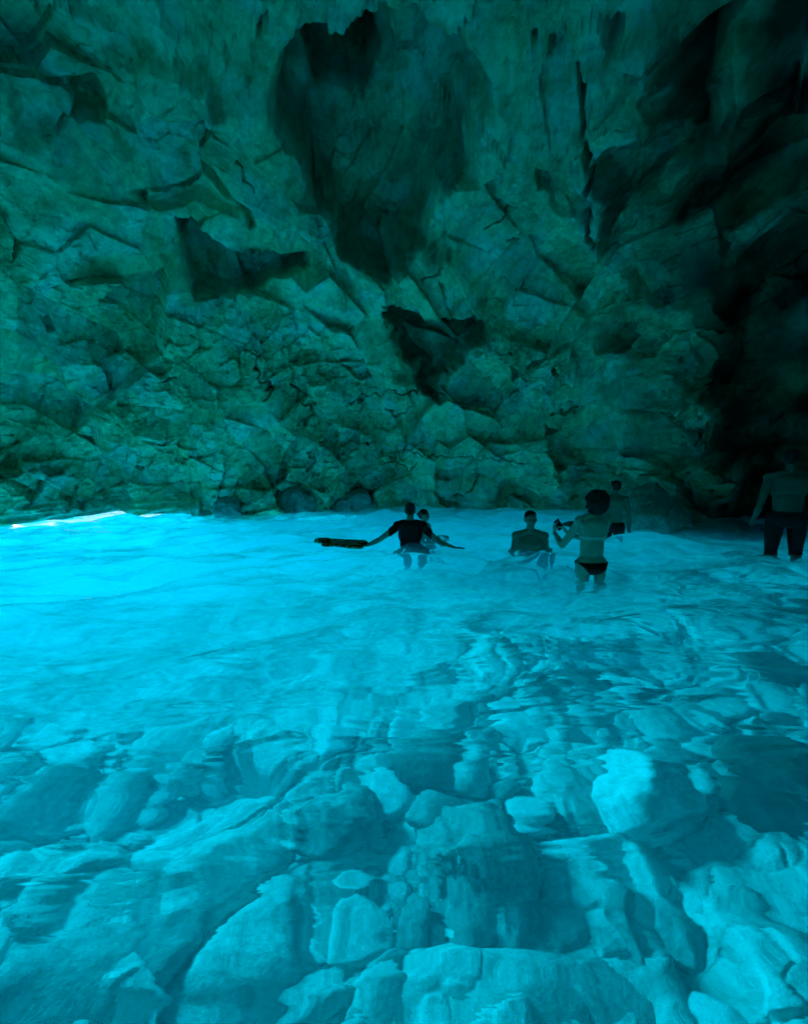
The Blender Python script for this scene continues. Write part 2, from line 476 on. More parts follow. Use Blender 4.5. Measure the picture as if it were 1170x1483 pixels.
    # patches of older, darker rock with an outline of their own
    tone = _rnd(hB, 21) * .5 + _rnd(hC, 22) * .3 + _rnd(hA, 23) * .2
    stain_shade = np.maximum(stain_shade, np.clip((tone - .58) * 1.4, 0, .38) * (0.6 + .8 * np.clip(perlin(P, 1.6, 66) + .4, 0, 1)))
    falloff_shade = sstep(810, 1065, U + perlin(P, 1.5, 67) * 160) * (.76 + .2 * sstep(250, 380, V)) + sstep(480, 60, V + perlin(P, 1.5, 68) * 160) * .46  # shade painted over the right side and top, where light falls off
    stain_shade = np.maximum(stain_shade, falloff_shade * (P[:, 1] > .5))
    stain_shade = stain_shade * (0.82 + .45 * perlin(P, .6, 69))
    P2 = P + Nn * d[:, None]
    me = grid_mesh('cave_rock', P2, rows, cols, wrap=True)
    at = me.attributes.new('stain_shade', 'FLOAT', 'POINT')
    at.data.foreach_set('value', np.clip(stain_shade, 0, 1).astype(np.float32))
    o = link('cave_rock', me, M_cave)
    o['kind'] = 'structure'
    return o
cave = build_cave()
print('cave', time.time() - T0)

# ------------------------------------------------------------------ seabed
def bed_depth(x, y):            # smooth level of the bottom
    r = np.hypot(x, y)
    d = np.interp(y, [-6, 0, 1.5, 3.0, 4.5, 6.5, 9, 12, 16, 40, 400], [-.4, -.72, -.84, -.98, -1.12, -1.35, -1.8, -2.3, -3.0, -8, -20])
    lf = np.clip((-x + .5) / 6, 0, 2.5)
    d = d - lf * 0.9 * np.clip((y - 1.0) / 4 + .2, 0, 1)
    rt = np.clip((x - 2.0) / 4, 0, 1.6)
    d = d + rt * np.clip(-d * .36, 0, 1.2)
    return np.minimum(d, -0.12)

def polar(azs, rs, cx=0, cy=0):
    A, Rr = np.meshgrid(azs, rs)
    return cx + np.sin(A) * Rr, cy + np.cos(A) * Rr

def front_az(n, m, half=62):
    return np.concatenate([np.linspace(D2R(-half), D2R(half), n, endpoint=False), np.linspace(D2R(half), D2R(360 - half), m, endpoint=False)])

def build_bed():
    az = front_az(760, 140)
    rs = np.concatenate([[0.0, .12], np.geomspace(0.25, 18, 560), np.geomspace(20, 900, 22)])
    X, Y = polar(az, rs)
    x = X.ravel(); y = Y.ravel()
    z = bed_depth(x, y)
    P = np.stack([x, y, x * 0], 1)
    # stones bedded into the gravel, at three sizes; white sand farther out
    sandy = np.clip(1.15 - sstep(1.55, 2.6, y - np.clip(x, 0, 4) * .9 + perlin(P, 1.8, 45) * 1.3), .20, 1)
    for sc_, amp, seed, th in ((0.85, .16, 5, .25), (0.34, .075, 15, .2), (0.13, .025, 25, .2)):
        W = np.stack([perlin(P, sc_ * 1.2, seed + k) for k in range(2)] + [x * 0], 1) * sc_ * .35
        f1, f2, h, v = worley((P + W) * np.array([1, 1, 1]) + np.array([0, 0, sc_ * .5]), sc_, seed)
        dome = np.sqrt(np.clip(1 - (f1 / .72) ** 2, 0, 1)) * sstep(0, .16, f2 - f1)
        z = z + dome * amp * (0.25 + _rnd(h, 5)) * (_rnd(h, 6) > th) * sandy
    z = z + fbm(P, 1.6, 5, 40) * .10
    z = np.where(z > -.16, -.16 + .25 * np.tanh((z + .16) * 1.0) * .3, z)
    z = np.where(np.hypot(x, y) > 30, bed_depth(x, y), z)
    me = grid_mesh('seabed', np.stack([x, y, z], 1), len(rs), len(az), wrap=True)
    o = link('seabed', me, M_bed); o['kind'] = 'structure'
    return o
seabed = build_bed()

# ------------------------------------------------------------------ water
rw = random.Random(11)
WAVES = []
for k in range(26):
    lam = 0.32 * (2.0 / 0.32) ** rw.random()
    a = D2R(118 + rw.gauss(0, 34))
    WAVES.append((2 * math.pi / lam * math.cos(a), 2 * math.pi / lam * math.sin(a), rw.random() * 6.28, lam * 0.0066 * (1.0 + rw.random())))
BUMPS = [(1.95, 5.95, .03, .30), (0.12, 6.27, .028, .34), (2.13, 4.38, .026, .26), (4.0, 7.4, .02, .3), (5.35, 5.35, .025, .3), (-.9, 6.3, .014, .35)]
def wave_h(x, y):
    P = np.stack([x, y, x * 0], 1)
    wx = perlin(P, 1.1, 301) * .32; wy = perlin(P, 1.1, 302) * .32
    h = np.zeros(len(x))
    for kx, ky, ph, am in WAVES:
        h += am * np.sin(kx * (x + wx) + ky * (y + wy) + ph)
    env = 0.75 + 0.9 * perlin(P, 2.2, 305)
    h *= np.clip(env, .3, 1.6) * (.62 + 1.3 * sstep(1.8, 5.5, np.hypot(x, y)))
    for bx, by, am, w in BUMPS:
        r = np.hypot(x - bx, (y - by))
        h += am * np.cos(r * 22) * np.exp(-(r / (w * 1.8)) ** 2)
    return h

def build_water():
    az = front_az(1000, 120)
    rs = np.concatenate([[0.0, .12], np.geomspace(0.3, 15, 760), np.geomspace(17, 900, 26)])
    X, Y = polar(az, rs)
    x = X.ravel(); y = Y.ravel()
    fade = np.clip(1.3 - np.hypot(x, y) / 60, 0, 1)
    z = wave_h(x, y) * fade
    me = grid_mesh('water', np.stack([x, y, z], 1), len(rs), len(az), wrap=True)
    o = link('water', me, M_water); o['kind'] = 'structure'
    return o
water = build_water()

def build_body():
    bm = bmesh.new()
    bmesh.ops.create_cube(bm, size=1.0)
    for v in bm.verts:
        v.co.x *= 60; v.co.y = v.co.y * 60 + 8
        v.co.z = -0.045 if v.co.z > 0 else -14
    me = bpy.data.meshes.new('water_body'); bm.to_mesh(me); bm.free()
    o = link('water_body', me, M_body); o['kind'] = 'structure'
    return o
body = build_body()
print('water', time.time() - T0)

# ------------------------------------------------------------------ stones
def stone_mesh(name, seed, sub=4, planes=13, sx=1, sy=1, sz=.7, k=14.0, noise=.05, angular=0.0):
    rg = np.random.RandomState(seed)
    bm = bmesh.new(); bmesh.ops.create_icosphere(bm, subdivisions=sub, radius=1)
    bm.verts.ensure_lookup_table()
    V = np.array([v.co[:] for v in bm.verts])
    n = rg.normal(size=(planes, 3)); n /= np.linalg.norm(n, axis=1)[:, None]
    hgt = rg.uniform(.62, .95, planes)
    dots = np.clip(V @ n.T, .02, None)
    rr = hgt[None] / dots
    rr = np.concatenate([rr, np.full((len(V), 1), 1.05)], 1)
    r = -np.log(np.exp(-k * rr).sum(1)) / k          # smooth minimum
    V = V * r[:, None]
    s = seed * 7.3
    V *= (1 + noise * fbm(V + s, .7, 5, seed % 97) + noise * .25 * perlin(V + s, .12, 3))[:, None]
    if angular:
        f, _ = facets(V + s, .6, seed % 89, tilt=1, step=.5, crack=.4)
        V *= (1 + angular * f)[:, None]
    V *= np.array([sx, sy, sz])
    for v, c in zip(bm.verts, V): v.co = c
    me = bpy.data.meshes.new(name); bm.to_mesh(me); bm.free()
    me.polygons.foreach_set('use_smooth', np.full(len(me.polygons), True))
    return me

sub_objs = []
occupied = []
def hero(px, py, wpx, hpx, z, label, mat=None, rot=0.0, seed=1, sz=.62, planes=12, noise=.06, k=14, tilt=0.0, angular=0.0, deep=1.0, name='boulder', cat='boulder', group='boulders on the shallow seabed'):
    z = -.7
    for _ in range(6):              # settle the stone on the bottom
        p, dist = under(px, py, z)
        hh = min(wpx, hpx) * .72 / F * dist * .5 * sz
        z = float(bed_depth(np.array([p.x]), np.array([p.y]))[0]) + hh * .85
    p, dist = under(px, py, z)
    wpx *= .78; hpx *= .74
    w = wpx / F * dist * .5
    # the vertical extent in the picture is mostly the stone's depth away from the camera
    v = ray(px, py)
    sinp = max(.35, -v.z / v.length)
    l = hpx / F * dist * .5 / (sinp * .75 + .25) * deep * .84
    me = stone_mesh(name, seed, 5, planes, w, l, min(w, l) * sz, k, noise, angular)
    o = link(name, me, mat or M_stone)
    p.z = min(p.z, -.06 - min(w, l) * sz * .95)
    o.location = p
    o.rotation_euler = (D2R(tilt), 0, D2R(rot))
    tag(o, label, cat, group)
    sub_objs.append(o); occupied.append((p.x, p.y, max(w, l) * .9))
    return o

hero(932, 1160, 142, 130, -.33, 'large pale boulder, lit on its left face, beside the dark rocks on the right', M_white, rot=-20, seed=41, sz=.8, planes=14, k=16)
hero(680, 1120, 100, 100, -.42, 'round smooth pale boulder just left of the middle, above the pitted one', seed=52, sz=.6, planes=20, noise=.03, k=9)
hero(688, 1258, 165, 170, -.36, 'pitted grey boulder narrowing towards the viewer', M_stone2, rot=10, seed=33, sz=.62, angular=.14, noise=.12)
hero(578, 1282, 56, 66, -.30, 'small bright smooth stone left of the pitted boulder', M_white, rot=-25, seed=14, sz=.7, planes=18, noise=.03, k=9, cat='stone', name='stone')
hero(581, 1216, 54, 50, -.38, 'small rounded stone above the small bright one', seed=15, sz=.6, planes=18, cat='stone', name='stone')
hero(522, 1345, 84, 84, -.32, 'rounded stone with a dark hollow in the bottom middle', rot=20, seed=16, sz=.6, cat='stone', name='stone')
hero(738, 1440, 190, 110, -.34, 'broad flat-topped block at the bottom edge of the view', seed=77, sz=.5, planes=7, k=18, noise=.035)
hero(360, 1385, 190, 120, -.33, 'big tilted boulder with a bright upper ridge in the lower left', rot=28, seed=18, sz=.6)
hero(165, 1300, 230, 120, -.46, 'wide pale slab slanting across the lower left', M_white, rot=26, seed=19, sz=.35, planes=9, noise=.03)
hero(310, 1190, 260, 56, -.45, 'long bright ridge of stone slanting up to the right', M_white, rot=30, seed=20, sz=.5, planes=9)
hero(880, 1235, 170, 80, -.42, 'pale flat stone under the large pale boulder', M_white, rot=15, seed=22, sz=.4)
hero(1150, 1395, 84, 105, -.28, 'tall narrow stone standing at the right edge', M_stone2, rot=14, seed=23, sz=.8)
hero(1135, 1105, 130, 100, -.30, 'dark rock at the right edge, above its twin', M_stone3, rot=-10, seed=24, sz=.8)
hero(1120, 1195, 110, 90, -.34, 'dark rock right of the large pale boulder', M_stone3, rot=20, seed=25, sz=.6)
hero(1004, 1180, 60, 110, -.46, 'narrow white stone standing in for the lit sandy gap between the pale boulder and the dark rocks', M_white, rot=8, seed=26, sz=.5)  # white stone put where lit sand shows between the rocks
hero(805, 962, 130, 66, -.50, 'dark grey boulder alone in the middle of the water', M_stone2, rot=-8, seed=27, sz=.7)
hero(645, 1035, 110, 80, -.50, 'pale boulder above and left of the round smooth one', rot=12, seed=28, sz=.5)
hero(765, 1050, 120, 80, -.50, 'pale boulder above and right of the round smooth one', M_white, rot=-14, seed=29, sz=.45)
hero(900, 1350, 52, 90, -.36, 'upright slab with a shaded side in the lower right', M_stone2, rot=-10, seed=30, sz=1.0, planes=7, k=20)
hero(985, 1370, 54, 90, -.34, 'long rib of rock next to the upright slab', M_stone2, rot=-14, seed=31, sz=1.0, planes=7, k=20)
hero(880, 1450, 130, 90, -.36, 'low rock at the bottom edge, right of the flat-topped block', M_stone2, rot=-24, seed=39, sz=.6)
hero(485, 1190, 130, 120, -.44, 'rough grey boulder left of the round smooth one', M_stone2, rot=24, seed=32, sz=.75, angular=.1)
hero(425, 1262, 60, 90, -.40, 'pale cone-shaped stone below the rough grey boulder', M_white, rot=-8, seed=34, sz=.7, cat='stone', name='stone')
hero(320, 1275, 170, 130, -.44, 'large pale boulder between the slab and the cone-shaped stone', rot=18, seed=35, sz=.55)
hero(95, 1110, 80, 60, -.60, 'small pale boulder near the left edge, farthest of its cluster', M_white, rot=-10, seed=36, sz=.6)
hero(240, 1085, 150, 80, -.62, 'broad smooth boulder in the left middle', rot=14, seed=37, sz=.45, planes=18, k=10)
hero(175, 1150, 66, 80, -.54, 'pointed boulder left of the broad smooth one', rot=-14, seed=38, sz=.7, cat='boulder')
hero(45, 1180, 120, 90, -.55, 'grey boulder touching the left edge of the view', M_stone2, rot=24, seed=42, sz=.6)
hero(105, 1440, 230, 130, -.30, 'big dark-sided boulder in the bottom left corner', M_stone2, rot=30, seed=43, sz=.8)
hero(450, 1445, 120, 90, -.34, 'rough boulder at the bottom edge, left of the flat-topped block', rot=18, seed=44, sz=.6, angular=.08)
hero(560, 1450, 90, 90, -.34, 'round stone at the bottom edge between two boulders', seed=45, sz=.6, cat='stone', name='stone')
hero(612, 1378, 34, 42, -.30, 'tiny rounded stone above the flat-topped block', M_white, seed=46, sz=.8, cat='stone', name='stone')
hero(755, 1332, 36, 30, -.32, 'tiny ball-shaped stone right of the pitted boulder', M_white, seed=47, sz=.7, cat='stone', name='stone')
hero(820, 1150, 90, 110, -.44, 'ribbed stone between the round boulder and the large pale one', rot=20, seed=48, sz=.5, angular=.14)
hero(1015, 1010, 110, 60, -.48, 'pale boulder in the dim water on the right', rot=-18, seed=49, sz=.5)
hero(950, 1040, 90, 60, -.48, 'dim stone up and right of the large pale boulder', rot=18, seed=50, sz=.5)
hero(1062, 868, 120, 26, -.30, 'white slab glimmering under the dark water on the right', M_white, rot=-16, seed=53, sz=.5, name='slab', cat='slab')
hero(985, 892, 70, 26, -.42, 'white stone left of the glimmering slab', M_white, rot=-20, seed=54, sz=.5, cat='stone', name='stone')
hero(785, 885, 90, 30, -.62, 'pale stone under the water below the bathing woman', M_white, rot=8, seed=55, sz=.5, cat='stone', name='stone')
hero(700, 905, 90, 34, -.72, 'grey stone under the water left of the pale stone below the woman', M_stone2, rot=-8, seed=56, sz=.5, cat='stone', name='stone')
hero(724, 954, 14, 12, -.34, 'tiny white pebble shining left of the dark grey boulder', M_white, seed=57, sz=.8, cat='pebble', name='pebble')
hero(1150, 870, 120, 40, -.2, 'dark low rock under water below the man at the right edge', M_stone3, seed=58, sz=.5)
hero(1120, 960, 130, 60, -.3, 'dark rock in the dim water at the right edge', M_stone3, seed=59, sz=.5)

protos = [stone_mesh('stone', 200 + i, 4, 14, 1, random.uniform(.7, 1), random.uniform(.5, .7), 13, .06) for i in range(8)]
rs_ = random.Random(3)
count = 0
tries = 0
while count < 260 and tries < 30000:
    tries += 1
    px = rs_.uniform(-40, 1210); py = rs_.uniform(900, 1540)
    if py < 1070 - max(0, px - 500) * .28: continue
    z0 = -.5
    p, dist = under(px, py, z0)
    zz = float(bed_depth(np.array([p.x]), np.array([p.y]))[0])
    p, dist = under(px, py, zz)
    s = rs_.uniform(.04, .15) * (1.2 if py < 1200 else .8)
    if rs_.random() < .25: s *= 1.4
    if any(math.hypot(p.x - a, p.y - b) < (c + s) * .62 for a, b, c in occupied): continue
    occupied.append((p.x, p.y, s))
    base = protos[count % 8]
    o = bpy.data.objects.new('stone', base); COL.objects.link(o)
    if not base.materials: base.materials.append([M_stone, M_stone2, M_white, M_stone][count % 4])
    o.location = (p.x, p.y, zz + s * .35)
    o.scale = (s, s, s * rs_.uniform(.8, 1.2))
    o.rotation_euler = (rs_.uniform(-.4, .4), rs_.uniform(-.4, .4), rs_.uniform(0, 6.28))
    tag(o, 'rounded stone lying in the gravel of the shallow seabed', 'stone', 'small stones between the boulders')
    sub_objs.append(o); count += 1
print('stones', count, time.time() - T0)

# a dark rock breaking the surface behind the woman
me = stone_mesh('low_rock', 401, 4, 12, .30, .3, .16, 14, .08)
o = link('low_rock', me, M_stone3); o.location = on_water(826, 762) + Vector((0, 0, -.05))
tag(o, 'low dark rock just breaking the water left of the woman and beyond her phone', 'rock')

def foot(px, py, w, h, label, mat, seed, sz=.8):
    p = on_water(px, py)
    k = p.length / F
    me = stone_mesh('boulder', seed, 5, 9, w * k * .5, w * k * .4, h * k * sz, 22, .07, .12)
    o = link('boulder', me, mat); o.location = p + Vector((0, .15, h * k * .12)); o.rotation_euler = (0, 0, seed)
    tag(o, label, 'boulder', 'boulders at the foot of the cave wall')
foot(938, 760, 112, 60, 'rounded boulder rising from the water right of the man beyond the woman', M_stone2, 501)
foot(505, 738, 74, 34, 'angular boulder at the foot of the wall above the float', M_stone2, 502)
foot(428, 741, 60, 40, 'pointed boulder at the foot of the wall, left of the angular one', M_stone2, 503)
foot(330, 747, 50, 26, 'small boulder at the foot of the wall just right of the daylight slit', M_stone2, 504)

# ------------------------------------------------------------------ people
def capsule(bm, p0, r0, p1, r1, seg=14, flat=None):
    p0, p1 = Vector(p0), Vector(p1)
    ax = (p1 - p0); Lg = ax.length
    if Lg < 1e-5: return
    ax.normalize()
    ref = Vector(flat[0]) if flat else (Vector((0, 0, 1)) if abs(ax.z) < .9 else Vector((1, 0, 0)))
    a = ref - ax * ref.dot(ax)
    a.normalize(); b = ax.cross(a)
    fa = flat[1] if flat else 1.0
    rings = []
    prof = []
    for k in range(1, 5):
        t = k / 4 * math.pi / 2
        prof.append((-r0 * math.cos(t), r0 * math.sin(t), 0))
    for k in range(1, 4):
        f = k / 4
        prof.append((Lg * f, r0 + (r1 - r0) * f, 0))
    for k in range(0, 4):
        t = k / 4 * math.pi / 2
        prof.append((Lg + r1 * math.sin(t), r1 * math.cos(t), 0))
    for (d, r, _) in prof:
        rings.append([bm.verts.new(p0 + ax * d + (a * fa * math.cos(2 * math.pi * i / seg) + b * math.sin(2 * math.pi * i / seg)) * r) for i in range(seg)])
    s = bm.verts.new(p0 - ax * r0); e = bm.verts.new(p1 + ax * r1)
    for i in range(seg):
        j = (i + 1) % seg
        bm.faces.new((s, rings[0][j], rings[0][i]))
        bm.faces.new((e, rings[-1][i], rings[-1][j]))
        for q in range(len(rings) - 1):
            bm.faces.new((rings[q][i], rings[q][j], rings[q + 1][j], rings[q + 1][i]))

def ell(bm, c, r, rot=(0, 0, 0), sub=3):
    g = bmesh.ops.create_icosphere(bm, subdivisions=sub, radius=1)
    M = Matrix.Translation(Vector(c)) @ Euler(rot).to_matrix().to_4x4() @ Matrix.Diagonal((*r, 1))
    for v in g['verts']: v.co = M @ v.co

def fuse(bm, name, voxel=.009, smooth=3):
    me = bpy.data.meshes.new(name + '_raw'); bm.to_mesh(me); bm.free()
    tmp = bpy.data.objects.new('tmp', me); COL.objects.link(tmp)
    mo = tmp.modifiers.new('r', 'REMESH'); mo.mode = 'VOXEL'; mo.voxel_size = voxel; mo.use_smooth_shade = True
    if smooth:
        ms = tmp.modifiers.new('s', 'SMOOTH'); ms.factor = .5; ms.iterations = smooth
    dg = bpy.context.evaluated_depsgraph_get()
    me2 = bpy.data.meshes.new_from_object(tmp.evaluated_get(dg))
    me2.name = name
    bpy.data.objects.remove(tmp); bpy.data.meshes.remove(me)
    me2.polygons.foreach_set('use_smooth', np.full(len(me2.polygons), True))
    return me2

def hand(bm, wrist, direc, palm_n, side, curl=.3, s=1.0):
    """wrist -> fingertips along direc; palm_n = direction the palm faces; side = towards the thumb"""
    w = Vector(wrist); d = Vector(direc).normalized(); n = Vector(palm_n); n = (n - d * n.dot(d)).normalized()
    t = d.cross(n).normalized() * side
    capsule(bm, w, .026 * s, w + d * .07 * s, .036 * s, 12, (n, .5))
    for off, L_, r in ((.030, .070, .0085), (.010, .078, .0088), (-.010, .073, .0085), (-.029, .057, .0075)):
        p = w + d * .083 * s + t * off * s
        dd = d
        for k, fr in enumerate((.45, .32, .23)):
            ang = curl * (k + .6)
            dd = (d * math.cos(ang) + n * math.sin(ang)).normalized()
            q = p + dd * L_ * fr * s
            capsule(bm, p, r * s, q, r * s * .92, 8)
            p = q
    p = w + d * .028 * s + t * .03 * s
    dd = (d * .62 + t * .7 + n * .3).normalized()
    q = p + dd * .038 * s; capsule(bm, p, .012 * s, q, .010 * s, 8)
    q2 = q + (d * .85 + t * .35 + n * .3).normalized() * .032 * s; capsule(bm, q, .010 * s, q2, .0085 * s, 8)

def limb(bm, pts):
    for (p0, r0), (p1, r1) in zip(pts[:-1], pts[1:]): capsule(bm, p0, r0, p1, r1)

M_skin = plain('skin', (0.50, 0.36, 0.27), .5, .4, .08, 9, .1)
M_skin2 = plain('tanned_skin', (0.30, 0.20, 0.14), .5, .4, .08, 9, .1)
M_skin3 = plain('shaded_skin', (0.13, 0.085, 0.06), .5, .4, .08, 9, .1)  # darker tone paints in the shade at the right edge
M_hair = plain('dark_hair', (0.012, 0.010, 0.008), .6, .3, .5, 40, .8)
M_black = plain('black_fabric', (0.010, 0.010, 0.011), .85, .2, .3, 30, .4)
M_navy = plain('dark_swim_fabric', (0.014, 0.016, 0.02), .8, .2, .3, 30, .4)
M_pale = plain('pale_fabric', (0.6, 0.6, 0.55), .8, .2, .1, 30, .2)
M_eye = plain('eye_dark', (0.01, 0.01, 0.01), .2, .5, .1)
M_phone = plain('phone_glass', (0.01, 0.01, 0.012), .15, .5, .1)

def person_at(label, px, top_px, water_px, *a, **k):
    p = on_water(px, water_px)
    lo_, hi_ = 0.0, 2.5
    for _ in range(40):
        mid_ = (lo_ + hi_) / 2
        if project(np.array([[p.x, p.y, mid_]]))[1][0] > top_px: lo_ = mid_
        else: hi_ = mid_
    return person(label, p.x, p.y, lo_, *a, **k)

def person(label, x, y, top, height, facing, arms, skin=None, female=False, head_turn=0, hair='short', shirt=None, shorts=None, strap=False, lean=0.0, group='people bathing in the grotto'):
    """local axes: -y is where the person faces, +x the person's left; z=0 at the soles"""
    skin = skin or M_skin
    s = height / 1.75
    root = bpy.data.objects.new('person', None); COL.objects.link(root)
    root.empty_display_size = .1
    root.location = (x, y, top - height)
    root.rotation_euler = (0, 0, D2R(facing))
    tag(root, label, 'person', group)
    bm = bmesh.new()
    sw = .165 if female else .19           # half shoulder width
    hw = .098
    def S(p): return Vector(p) * s
    # legs
    for sg in (1, -1):
        hip, kn, an = S((sg * hw, 0, .92)), S((sg * .115, -.02, .50)), S((sg * .12, .02, .09))
        limb(bm, [(hip, .088 * s), (S((sg * .108, -.01, .70)), .074 * s), (kn, .052 * s)])
        limb(bm, [(kn, .052 * s), (S((sg * .118, .022, .36)), .056 * s), (an, .034 * s)])
        capsule(bm, an + S((0, .03, -.045)), .034 * s, S((sg * .135, -.15, .028)), .026 * s, 12)
        for k in range(5):
            capsule(bm, S((sg * (.10 + k * .016), -.15, .022)), .013 * s, S((sg * (.105 + k * .017), -.20 + k * .008, .016)), .010 * s, 8)
    # trunk
    ell(bm, S((0, .01, .93)), S((.165 if not female else .175, .115, .12)))
    ell(bm, S((0, .035, .90)), S((.15, .115, .10)))
    waist = .132 if female else .14
    capsule(bm, S((0, 0, .97)), waist * s, S((0, 0, 1.16)), (waist + .005) * s, 18, ((0, 1, 0), .74))
    ell(bm, S((0, .0, 1.28)), S((.155 if female else .175, .108, .17)))
    ell(bm, S((0, .025, 1.37)), S((.15 if female else .175, .085, .11)))
    for sg in (1, -1):
        ell(bm, S((sg * .08, -.06, 1.30)), S((.075, .055, .06)))
        ell(bm, S((sg * .085, .062, 1.33)), S((.07, .04, .11)))
        capsule(bm, S((0, .015, 1.475)), .052 * s, S((sg * sw * .92, .005, 1.425)), .052 * s)
        ell(bm, S((sg * sw, 0, 1.41)), S((.062, .062, .066)))
    capsule(bm, S((0, .015, 1.44)), .058 * s, S((0, 0, 1.58)), .052 * s)
    # arms
    hands = []
    for sg, key in ((1, 'L'), (-1, 'R')):
        A = arms[key]
        sh = S((sg * sw, 0, 1.40)); el_ = Vector(A[0]); wr = Vector(A[1])
        mid = sh.lerp(el_, .45)
        limb(bm, [(sh, .052 * s), (mid, .047 * s), (el_, .037 * s)])
        mid = el_.lerp(wr, .3)
        limb(bm, [(el_, .037 * s), (mid, .039 * s), (wr, .025 * s)])
        dr = A[2] if len(A) > 2 else (wr - el_)
        pn = A[3] if len(A) > 3 else (0, 0, -1)
        th = A[4] if len(A) > 4 else sg
        cu = A[5] if len(A) > 5 else .25
        hand(bm, wr, dr, pn, th, cu, s * .98)
    # head
    hb = bmesh.new()
    c = Vector((0, -.012, 1.64))
    ell(hb, (0, .012, 1.665), (.074, .094, .090))
    ell(hb, (0, -.030, 1.615), (.060, .066, .078))
    ell(hb, (0, -.060, 1.572), (.036, .034, .030))
    capsule(hb, (0, -.092, 1.652), .010, (0, -.112, 1.618), .014, 10)
    ell(hb, (0, -.088, 1.590), (.024, .012, .010))
    ell(hb, (0, -.083, 1.668), (.050, .014, .010))
    for sg in (1, -1):
        ell(hb, (sg * .040, -.070, 1.625), (.022, .022, .022))
        ell(hb, (sg * .077, .006, 1.632), (.011, .020, .034))
    R_ = Matrix.Translation(Vector((0, 0, 1.60))) @ Matrix.Rotation(D2R(head_turn), 4, 'Z') @ Matrix.Translation(Vector((0, 0, -1.60)))
    for v in hb.verts: v.co = (R_ @ v.co) * s
    tmpm = bpy.data.meshes.new('t'); hb.to_mesh(tmpm); hb.free(); bm.from_mesh(tmpm); bpy.data.meshes.remove(tmpm)
    me = fuse(bm, 'body', .0085, 3)
    link('body', me, skin, root)
    for sg in (1, -1):
        eb = bmesh.new(); ell(eb, (sg * .032, -.0845, 1.645), (.013, .007, .007))
        for v in eb.verts: v.co = (R_ @ v.co) * s
        em = bpy.data.meshes.new('eye'); eb.to_mesh(em); eb.free(); link('eye', em, M_eye, root)
    # hair
    hb = bmesh.new()
    if hair == 'short':
        ell(hb, (0, .026, 1.690), (.081, .098, .080)); ell(hb, (0, .050, 1.650), (.076, .075, .075)); ell(hb, (0, -.03, 1.728), (.062, .055, .030))
    elif hair == 'tied':
        ell(hb, (0, .022, 1.688), (.084, .100, .084)); ell(hb, (0, .055, 1.640), (.078, .075, .085)); ell(hb, (0, .12, 1.66), (.035, .05, .045))
    else:                                       # voluminous curls to the nape
        rr = random.Random(5)
        ell(hb, (0, .035, 1.680), (.105, .110, .100)); ell(hb, (0, .065, 1.60), (.118, .085, .120))
        for k in range(90):
            a = rr.uniform(0, 6.28); zz = rr.uniform(-1, .9)
            rxy = math.sqrt(1 - zz * zz)
            px_, py_, pz_ = math.cos(a) * rxy * .118, .045 + math.sin(a) * rxy * .112, 1.635 + zz * .135
            if py_ < -.045 and pz_ < 1.70: continue
            ell(hb, (px_, py_, pz_), (.022, .022, .024), sub=2)
    for v in hb.verts: v.co = (R_ @ v.co) * s
    hm = fuse(hb, 'hair', .010 if hair != 'curly' else .008, 1)
    link('hair', hm, M_hair, root)
    def shell(name, mat, zlo, zhi, grow, keep=None):
        b2 = bmesh.new(); b2.from_mesh(me)
        b2.normal_update()
        dele = [v for v in b2.verts if not (zlo * s < v.co.z < zhi * s) or (keep and not keep(v.co / s))]
        bmesh.ops.delete(b2, geom=dele, context='VERTS')
        b2.normal_update()
        for v in b2.verts: v.co += v.normal * grow
        g = bmesh.ops.solidify(b2, geom=b2.faces[:], thickness=.003) if False else None
        m3 = bpy.data.meshes.new(name); b2.to_mesh(m3); b2.free()
        for p in m3.polygons: p.use_smooth = True
        so = link(name, m3, mat, root)
        md = so.modifiers.new('thick', 'SOLIDIFY'); md.thickness = .004; md.offset = 1
        return so
    if shirt:
        lim = sw + .13
        shell('t_shirt', shirt, .84, 1.50, .008, lambda c: abs(c.x) < lim and not (abs(c.x) > .2 and c.z < 1.22))
    if shorts:
        kind_, mt = shorts
        if kind_ == 'shorts': shell('swim_shorts', mt, .40, .99, .010, lambda c: abs(c.x) < .21 and abs(c.y) < .17)
        else: shell('bikini_bottom', mt, .80, .95, .005, lambda c: abs(c.x) < .24 and c.z > .80 + .14 * max(0, abs(c.x) - .05) / .13 * .9)
    if strap:
        shell('bikini_strap', M_pale, 1.225, 1.25, .005, lambda c: abs(c.x) < .17)
    return root

# 1 - the man in black seen from behind, arms spread (facing away: local x is mirrored)
p1 = person_at('man in a black t-shirt seen from behind with both arms spread over the water', 594, 729, 788, 1.90, 180,
            {'L': ((.50, .02, 1.31), (.73, -.02, 1.19), (1, 0, -.12), (0, 0, -1), 1, .2),
             'R': ((-.46, .02, 1.27), (-.72, .04, 1.175), (-1, .1, -.05), (0, 0, -1), 1, .1)},
            skin=M_skin2, shirt=M_black, shorts=('shorts', M_navy), head_turn=-12)
# 2 - companion half hidden behind him
p2 = person('person with tied dark hair peering past the shoulder of the man in black', .37, 7.0, .50, 1.60, 60,
            {'L': ((.24, -.08, 1.02), (.16, -.24, .90)), 'R': ((-.24, -.08, 1.02), (-.16, -.24, .90))}, skin=M_skin, hair='tied', shorts=('shorts', M_navy), female=True)
# 3 - man facing the camera up to his chest
p3 = person_at('bare-chested man facing us, chest-deep in the water left of the woman', 767, 741, 792, 1.98, -8,
            {'L': ((.27, -.03, 1.13), (.20, -.24, 1.00)), 'R': ((-.27, -.03, 1.13), (-.20, -.24, 1.00))}, skin=M_skin2, shorts=('shorts', M_navy), head_turn=6)
